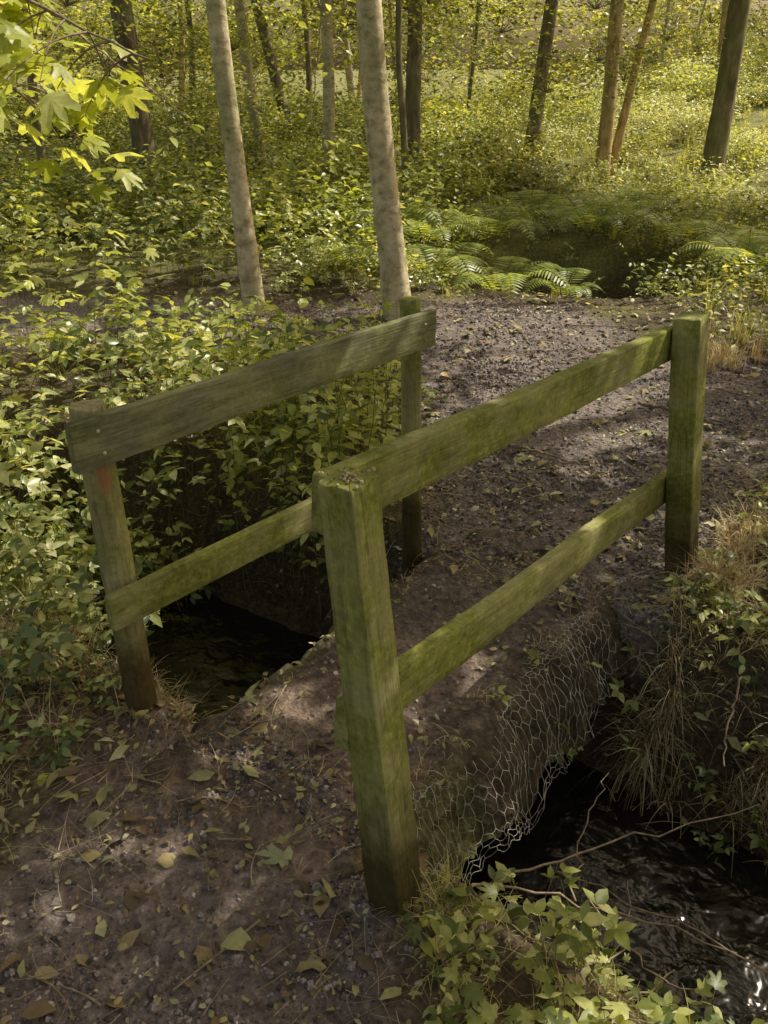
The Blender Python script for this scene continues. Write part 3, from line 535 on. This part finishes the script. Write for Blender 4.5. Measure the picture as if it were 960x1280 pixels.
CL=[leafcloud('crown_leaves_%d'%i,330,1.2,.5,.13,DI,M_leaf,50+i,18) for i in range(4)]
CD=[leafcloud('dense_crown_leaves_%d'%i,560,.95,.3,.18,DI,M_shadeclump,60+i,11,.20) for i in range(4)]  # dense leaf clumps added out of view to block sun
CLm=[leafcloud('bough_leaves_%d'%i,480,1.0,.6,.085,DI,[M_leaf,M_lime,M_leaf][i%3],70+i) for i in range(6)]
SH=[leafcloud('shrub_leaves_%d'%i,900,.8,.55,.075,DI,[M_leaf,M_bram,M_lime,M_leaf,M_pale,M_pale][i],90+i,36) for i in range(6)]
def inst(me,loc,sc,parent,name,rz=None,tilt=.2):
    ob=bpy.data.objects.new(name,me); scene.collection.objects.link(ob); ob.location=loc; ob.scale=(sc,sc,sc*rng.uniform(.8,1.2))
    ob.rotation_euler=(rng.uniform(-tilt,tilt),rng.uniform(-tilt,tilt),rng.uniform(0,6.28) if rz is None else rz); ob.parent=parent; return ob
def tree(x,y,r,H,lean=(0,0),mt=None,crown=8,name='tree',cz=5.0,spread=2.2,bow=0,extra=.25,tips=None,tipsc=1.0):
    z0=float(height(np.array([x]),np.array([y]))[0]); S=44; t=np.linspace(0,1,S)
    P=np.stack([x+lean[0]*t*H+bow*np.sin(t*3.1),y+lean[1]*t*H,z0-.15+t*(H+.15)],-1)
    P[:,0]+=.03*vn(t*9+x*7,t*0+y,0); P[:,1]+=.03*vn(t*9+y*5,t*0+x,1)
    Rr=r*(1-.75*t)*(1+.35*np.exp(-t*H/.25))*(1+.03*vn(t*40,t*0+x,2))
    V,F=tubes(P[None],Rr[None],18); V=V+nrm(V-np.repeat(P,18,0))*(r*.05*fbm(V[:,2]*5+x,np.tile(np.arange(18),S)*.7,2,1))[:,None]
    parts=[(V,F)]; ends=[]
    for i in range(crown):
        h=rng.uniform(cz*.72,H*.93)/H; j=int(h*(S-1)); p0=P[j]; ph=i*2.4+rng.uniform(-.5,.5); L=spread*rng.uniform(.5,1.2)*(1.25-h*.6)
        tt=np.linspace(0,1,9); Q=np.stack([p0[0]+np.cos(ph)*L*tt,p0[1]+np.sin(ph)*L*tt,p0[2]+L*.55*tt+.15*np.sin(tt*5+i)*tt],-1)
        parts.append(tubes(Q[None],(Rr[j]*.45*(1-.8*tt)+.004)[None],8)); ends.append(Q[-1]); 
        if rng.random()<extra: ends.append(Q[5]+rng.normal(size=3)*.3)
    ends.append(P[-1])
    ntip=len(ends)
    for i,e in enumerate(tips or []):
        e=np.array(e); j=int(min(.9,max(.25,(e[2]-1.4)/H))*(S-1)); tt=np.linspace(0,1,10)[:,None]; Q=P[j]*(1-tt)+e*tt+np.array([0,0,.5])*np.sin(tt*3.14)*.6
        parts.append(tubes(Q[None],(.030*(1-.85*tt[:,0]))[None],7)); ends.append(e)
    V,F=merge(parts); ob=build(name,V,F,mt or M_bark,True)
    for i,e in enumerate(ends):
        if i<ntip: inst(CL[rng.integers(4)],e,rng.uniform(.7,1.1),ob,'crown_%d'%(i+1))
        else: inst(CD[rng.integers(4)],e,rng.uniform(.6,.95)*tipsc,ob,'crown_%d'%(i+1))  # added shade clump at each extra tip
    return ob
r3=np.random.default_rng(77)
def over(gx,gy,k): return (gx+.735*k,gy+.43*k,k)
tH=[over(2.0+r3.uniform(-1.1,1.3),8.4+r3.uniform(-.8,.9),r3.uniform(4.2,5.4)) for _ in range(13)]  # clumps added above the view to keep the hollow dark
tC=[over(r3.uniform(-3.5,2.5),r3.uniform(9,16),r3.uniform(4.8,6)) for _ in range(20)]  # clumps added to shade the middle background in patches
tD=[over(r3.uniform(-9,-2.5),r3.uniform(6,15),r3.uniform(4.8,6)) for _ in range(18)]  # clumps added to shade the left background in patches
tree(-.94,6.1,.075,9,(-.062,.01),M_bark,4,'ash_tree')
tree(.10,6.0,.095,10,(-.088,.0),M_bark,4,'ash_tree',bow=-.05)
tree(.42,13.4,.12,11,(.0,.0),M_bark2,2,'tree',tips=tC,tipsc=1.3)
tree(3.30,13.6,.11,11,(-.02,.0),M_bark3,2,'tree')
tree(3.50,13.9,.07,9,(.12,.0),M_bark3,2,'tree')
tree(4.45,12.3,.15,12,(.01,.0),M_bark2,1,'tree',tips=tH[:7])
tree(2.3,14.5,.12,11,(.08,.0),M_bark2,2,'tree')
tree(-.75,12.0,.085,10,(.02,0),M_bark,3,'tree')
tree(-3.0,11.4,.15,11,(-.03,0),M_bark2,3,'tree',tips=tD,tipsc=1.3)
tree(-5.3,12.2,.15,11,(-.06,0),M_bark3,4,'tree'); tree(-3.6,9.4,.05,8,(.05,0),M_bark2,3,'tree')
tree(.25,9.6,.04,7,(-.05,0),M_bark2,2,'tree')
sunpts=A([(.9,5.4),(1.6,5.0),(.9,4.5),(-.50,1.22),(-.1,1.85),(-1.5,2.3),(.35,.95),(1.05,1.5),(2.6,6),(-1.3,4.3),(1.25,2.5),(.1,5.7),(-1.6,3.4),(-2.3,2.3),(-1.1,5.4),(-2.2,5.5),(-.2,.75),(-2.6,4.1),(-1.4,2.9),(1.3,3.6)])
srad=A([.9,.7,.55,.10,.25,.5,.40,.30,.8,.6,.35,.5,.55,.55,.4,.5,.08,.6,.4,.25])
tA=[];tB=[];r2=np.random.default_rng(21); tries=0; pl=[]
for gx,gy in [(-.75,.75),(-.15,1.15),(-.9,1.35),(-.45,.45)]:
    pl.append((gx,gy)); tA.append(over(gx,gy,3.9))  # fixed clumps added to shade the near path
while len(pl)<50 and tries<12000:
    tries+=1
    gx,gy=r2.uniform(-3.0,3.2),r2.uniform(-.2,6.4)
    if np.min(np.hypot(sunpts[:,0]-gx,sunpts[:,1]-gy)-srad)<.36: continue
    if pl and np.min([math.hypot(a-gx,b-gy) for a,b in pl])<.45: continue
    pl.append((gx,gy)); k=r2.uniform(3.6,5.0); p=over(gx,gy,k); (tA if p[1]<5.2 else tB).append(p)  # clumps added overhead, spaced to dapple bridge and path with sun
tree(5.9,3.3,.18,10,(-.02,.0),M_bark2,1,'tree',spread=1.8,tips=tA,tipsc=.92)  # unseen tree added to carry the clumps shading the bridge
tree(7.6,7.6,.18,11,(-.03,.0),M_bark2,1,'tree',spread=1.8,tips=tB+tH[7:],tipsc=.95)  # second unseen tree, added to hold clumps over path and hollow
for a in [(5.4,-1.6,.15,10,2),(-4.6,3.4,.15,11,2),(-3.2,-3.4,.14,10,3),(-7,7.5,.14,11,3),(2.2,-5,.15,10,3)]:
    tree(a[0],a[1],a[2],a[3],(rng.uniform(-.03,.03),rng.uniform(-.03,.03)),M_bark2,a[4],'tree',spread=2.4)
WD=empty('distant_trees')
rr=np.random.default_rng(5)
for i in range(26):
    y=rr.uniform(17,40); x=rr.uniform(-.75,.75)*y*1.1; z0=float(height(np.array([x]),np.array([y]))[0]); r=rr.uniform(.05,.14); H=rr.uniform(8,13)
    t=np.linspace(0,1,14); l=rr.normal(0,.09); P=np.stack([x+l*H*t+.15*np.sin(t*6+i),y+0*t,z0-.2+t*H],-1); V,F=tubes(P[None],(r*(1-.7*t))[None],9)
    build('trunk_%d'%(i+1),V,F,[M_bark2,M_bark,M_bark3][rr.integers(3)],True,WD)
for i in range(200):
    y=rr.uniform(13,36); x=rr.uniform(-.6,.6)*(y+3); z=rr.uniform(1.0,4.5 if y<22 else 5.5)
    if 1.8<x<14 and y<24 and rr.random()<.75: continue
    inst(CLm[rr.integers(6)],(x,y,z+.4),rr.uniform(.8,1.5)*(1 if y<25 else 1.5),WD,'bough_%d'%(i+1))
# unseen leaf clumps added to throw shade into the far wood
for i in range(34):
    y=rr.uniform(15,34); x=rr.uniform(-.7,.7)*y
    if 2.5<x<11 and y<22: continue
    inst(CD[rr.integers(4)],(x+3.5,y+2,rr.uniform(5,7.5)),rr.uniform(1.8,2.6),WD,'upper_crown_%d'%(i+1))
for i in range(90):
    x=rr.uniform(-28,28); y=42+rr.uniform(-3,3); inst(CLm[rr.integers(6)],(x,y,rr.uniform(0,7)),rr.uniform(2,3),WD,'far_bough_%d'%(i+1))
SB=empty('undergrowth_shrubs')
for i in range(480):
    y=8.8+24*rr.random()**1.3; x=rr.uniform(-.62,.62)*(y+2)
    if i>400: x=rr.uniform(3,12); y=rr.uniform(13,24)
    if (.2<x<3.2 and y<9.8): continue
    open_=(x>2.0 and y<26); sc=rr.uniform(.45,.9) if open_ else rr.uniform(.6,1.3)
    z0=float(height(np.array([x]),np.array([y]))[0]); me=SH[rr.integers(4)] if not open_ else SH[[4,5,0,2,3][rr.integers(5)]]
    inst(me,(x,y,z0+.22*sc),sc*(1+.5*(y>20)),SB,'shrub_%d'%(i+1))
for k,(x,y,z,s) in enumerate([(-2.2,9.5,1.7,.9),(-1.4,8.9,1.3,.7),(-4.5,8.8,1.6,.9),(-3.2,10,2.4,1.),(1.3,10.5,2.1,.9),(1.9,11,1.5,.8),(.9,11.5,2.6,1.),(-.4,10.8,2.2,.8),(2.6,12,2.4,.8),(-6,9.5,2.4,1.1),(-1.9,10.8,2.6,.9),(1.6,9.8,1.1,.6),(-.9,9.5,2.6,.7),(2.2,10,2.7,.6),(2.7,10.6,1.6,.7),(3.4,11.6,2.0,.6)]):
    inst(CLm[rng.integers(6)],(x,y,z),s,SB,'bough_%d'%k)

def bough(name,pts,nb,ls,T,mt,seed):
    r=np.random.default_rng(seed); pts=np.array(pts,float); u=np.linspace(0,1,len(pts)); t=np.linspace(0,1,24)
    P=np.stack([np.interp(t,u,pts[:,i]) for i in range(3)],-1)+r.normal(size=(24,3))*.006; tb=[tubes(P[None],np.linspace(.014,.003,24)[None],6)]
    lp=[];ld=[]
    for i in range(nb):
        j=int(3+i*20/nb); L=r.uniform(.15,.42); ph=r.uniform(0,6.28); d=np.array([math.cos(ph),math.sin(ph),r.uniform(-.5,.3)]); q=np.linspace(0,1,6)[:,None]; Q=P[j]+d*L*q+np.array([0,0,-.12])*q**2
        tb.append(tubes(Q[None],np.linspace(.004,.0015,6)[None],4))
        for k in (2,3,4,5,5):
            h=ph+r.uniform(-1.4,1.4); dd=np.array([math.cos(h),math.sin(h),r.uniform(-.7,.1)]); e=Q[k]+dd*ls*.5; tb.append(tubes(np.stack([Q[k],e])[None],np.full((1,2),.0012),3)); lp.append(e); ld.append(dd)
    lp=np.array(lp);ld=np.array(ld); n_=np.concatenate([r.normal(0,.4,(len(lp),2)),np.ones((len(lp),1))],-1)
    LV,LF=place(T,lp,ld,n_,ls*r.uniform(.6,1.2,len(lp))); p=build(name,LV,LF,mt,True); V,F=merge(tb); build('branch',V,F,M_twig,True,p)
bough('sycamore_bough',[(-2.6,3.3,2.6),(-1.8,3.2,2.1),(-1.2,3.05,1.82),(-.72,2.95,1.62)],28,.13,PA,M_lime,3)
bough('sycamore_bough',[(-2.6,3.6,2.3),(-1.9,3.4,1.9),(-1.5,3.3,1.65),(-1.15,3.2,1.45)],18,.13,PA,M_lime,4)
bough('elder_bough',[(-3.2,5.8,2.8),(-2.3,5.9,2.2),(-1.8,6.,1.7),(-1.3,6.1,1.3)],18,.09,OV,M_lime,5)
bough('elder_bough',[(-.9,7.8,2.8),(-.5,7.9,2.0),(-.6,7.6,1.2)],16,.09,OV,M_lime,6)

# ---------------------------------------------------------------- light
sd=Vector((.72,.42,.98)).normalized(); el=math.asin(sd.z); az=math.atan2(sd.x,sd.y)
w=bpy.data.worlds.new('World'); scene.world=w; w.use_nodes=True; nt=w.node_tree; nt.nodes.clear()
sk=nt.nodes.new('ShaderNodeTexSky'); sk.sky_type='NISHITA'; sk.sun_disc=False; sk.sun_elevation=el; sk.sun_rotation=az; sk.ozone_density=0; sk.dust_density=5; sk.air_density=1.0
mx=nt.nodes.new('ShaderNodeMixRGB'); mx.blend_type='MULTIPLY'; mx.inputs[0].default_value=1; mx.inputs[2].default_value=(1.22,1.08,.82,1)
bg=nt.nodes.new('ShaderNodeBackground'); bg.inputs[1].default_value=.15; oo=nt.nodes.new('ShaderNodeOutputWorld'); nt.links.new(sk.outputs[0],mx.inputs[1]); nt.links.new(mx.outputs[0],bg.inputs[0]); nt.links.new(bg.outputs[0],oo.inputs[0])
sl=bpy.data.lights.new('sun','SUN'); sl.energy=5; sl.angle=math.radians(.5); sl.color=(1,.94,.80); so=bpy.data.objects.new('sun',sl); scene.collection.objects.link(so)
so.rotation_euler=sd.to_track_quat('Z','Y').to_euler(); so.location=(5,3,20)
# ---------------------------------------------------------------- camera
cd=bpy.data.cameras.new('camera'); cam=bpy.data.objects.new('camera',cd); scene.collection.objects.link(cam); scene.camera=cam
cam.location=(0,0,1.6); cam.rotation_euler=(math.radians(62),0,0); cd.sensor_fit='VERTICAL'; cd.sensor_height=36; cd.lens=29.5; cd.clip_start=.05; cd.clip_end=2000
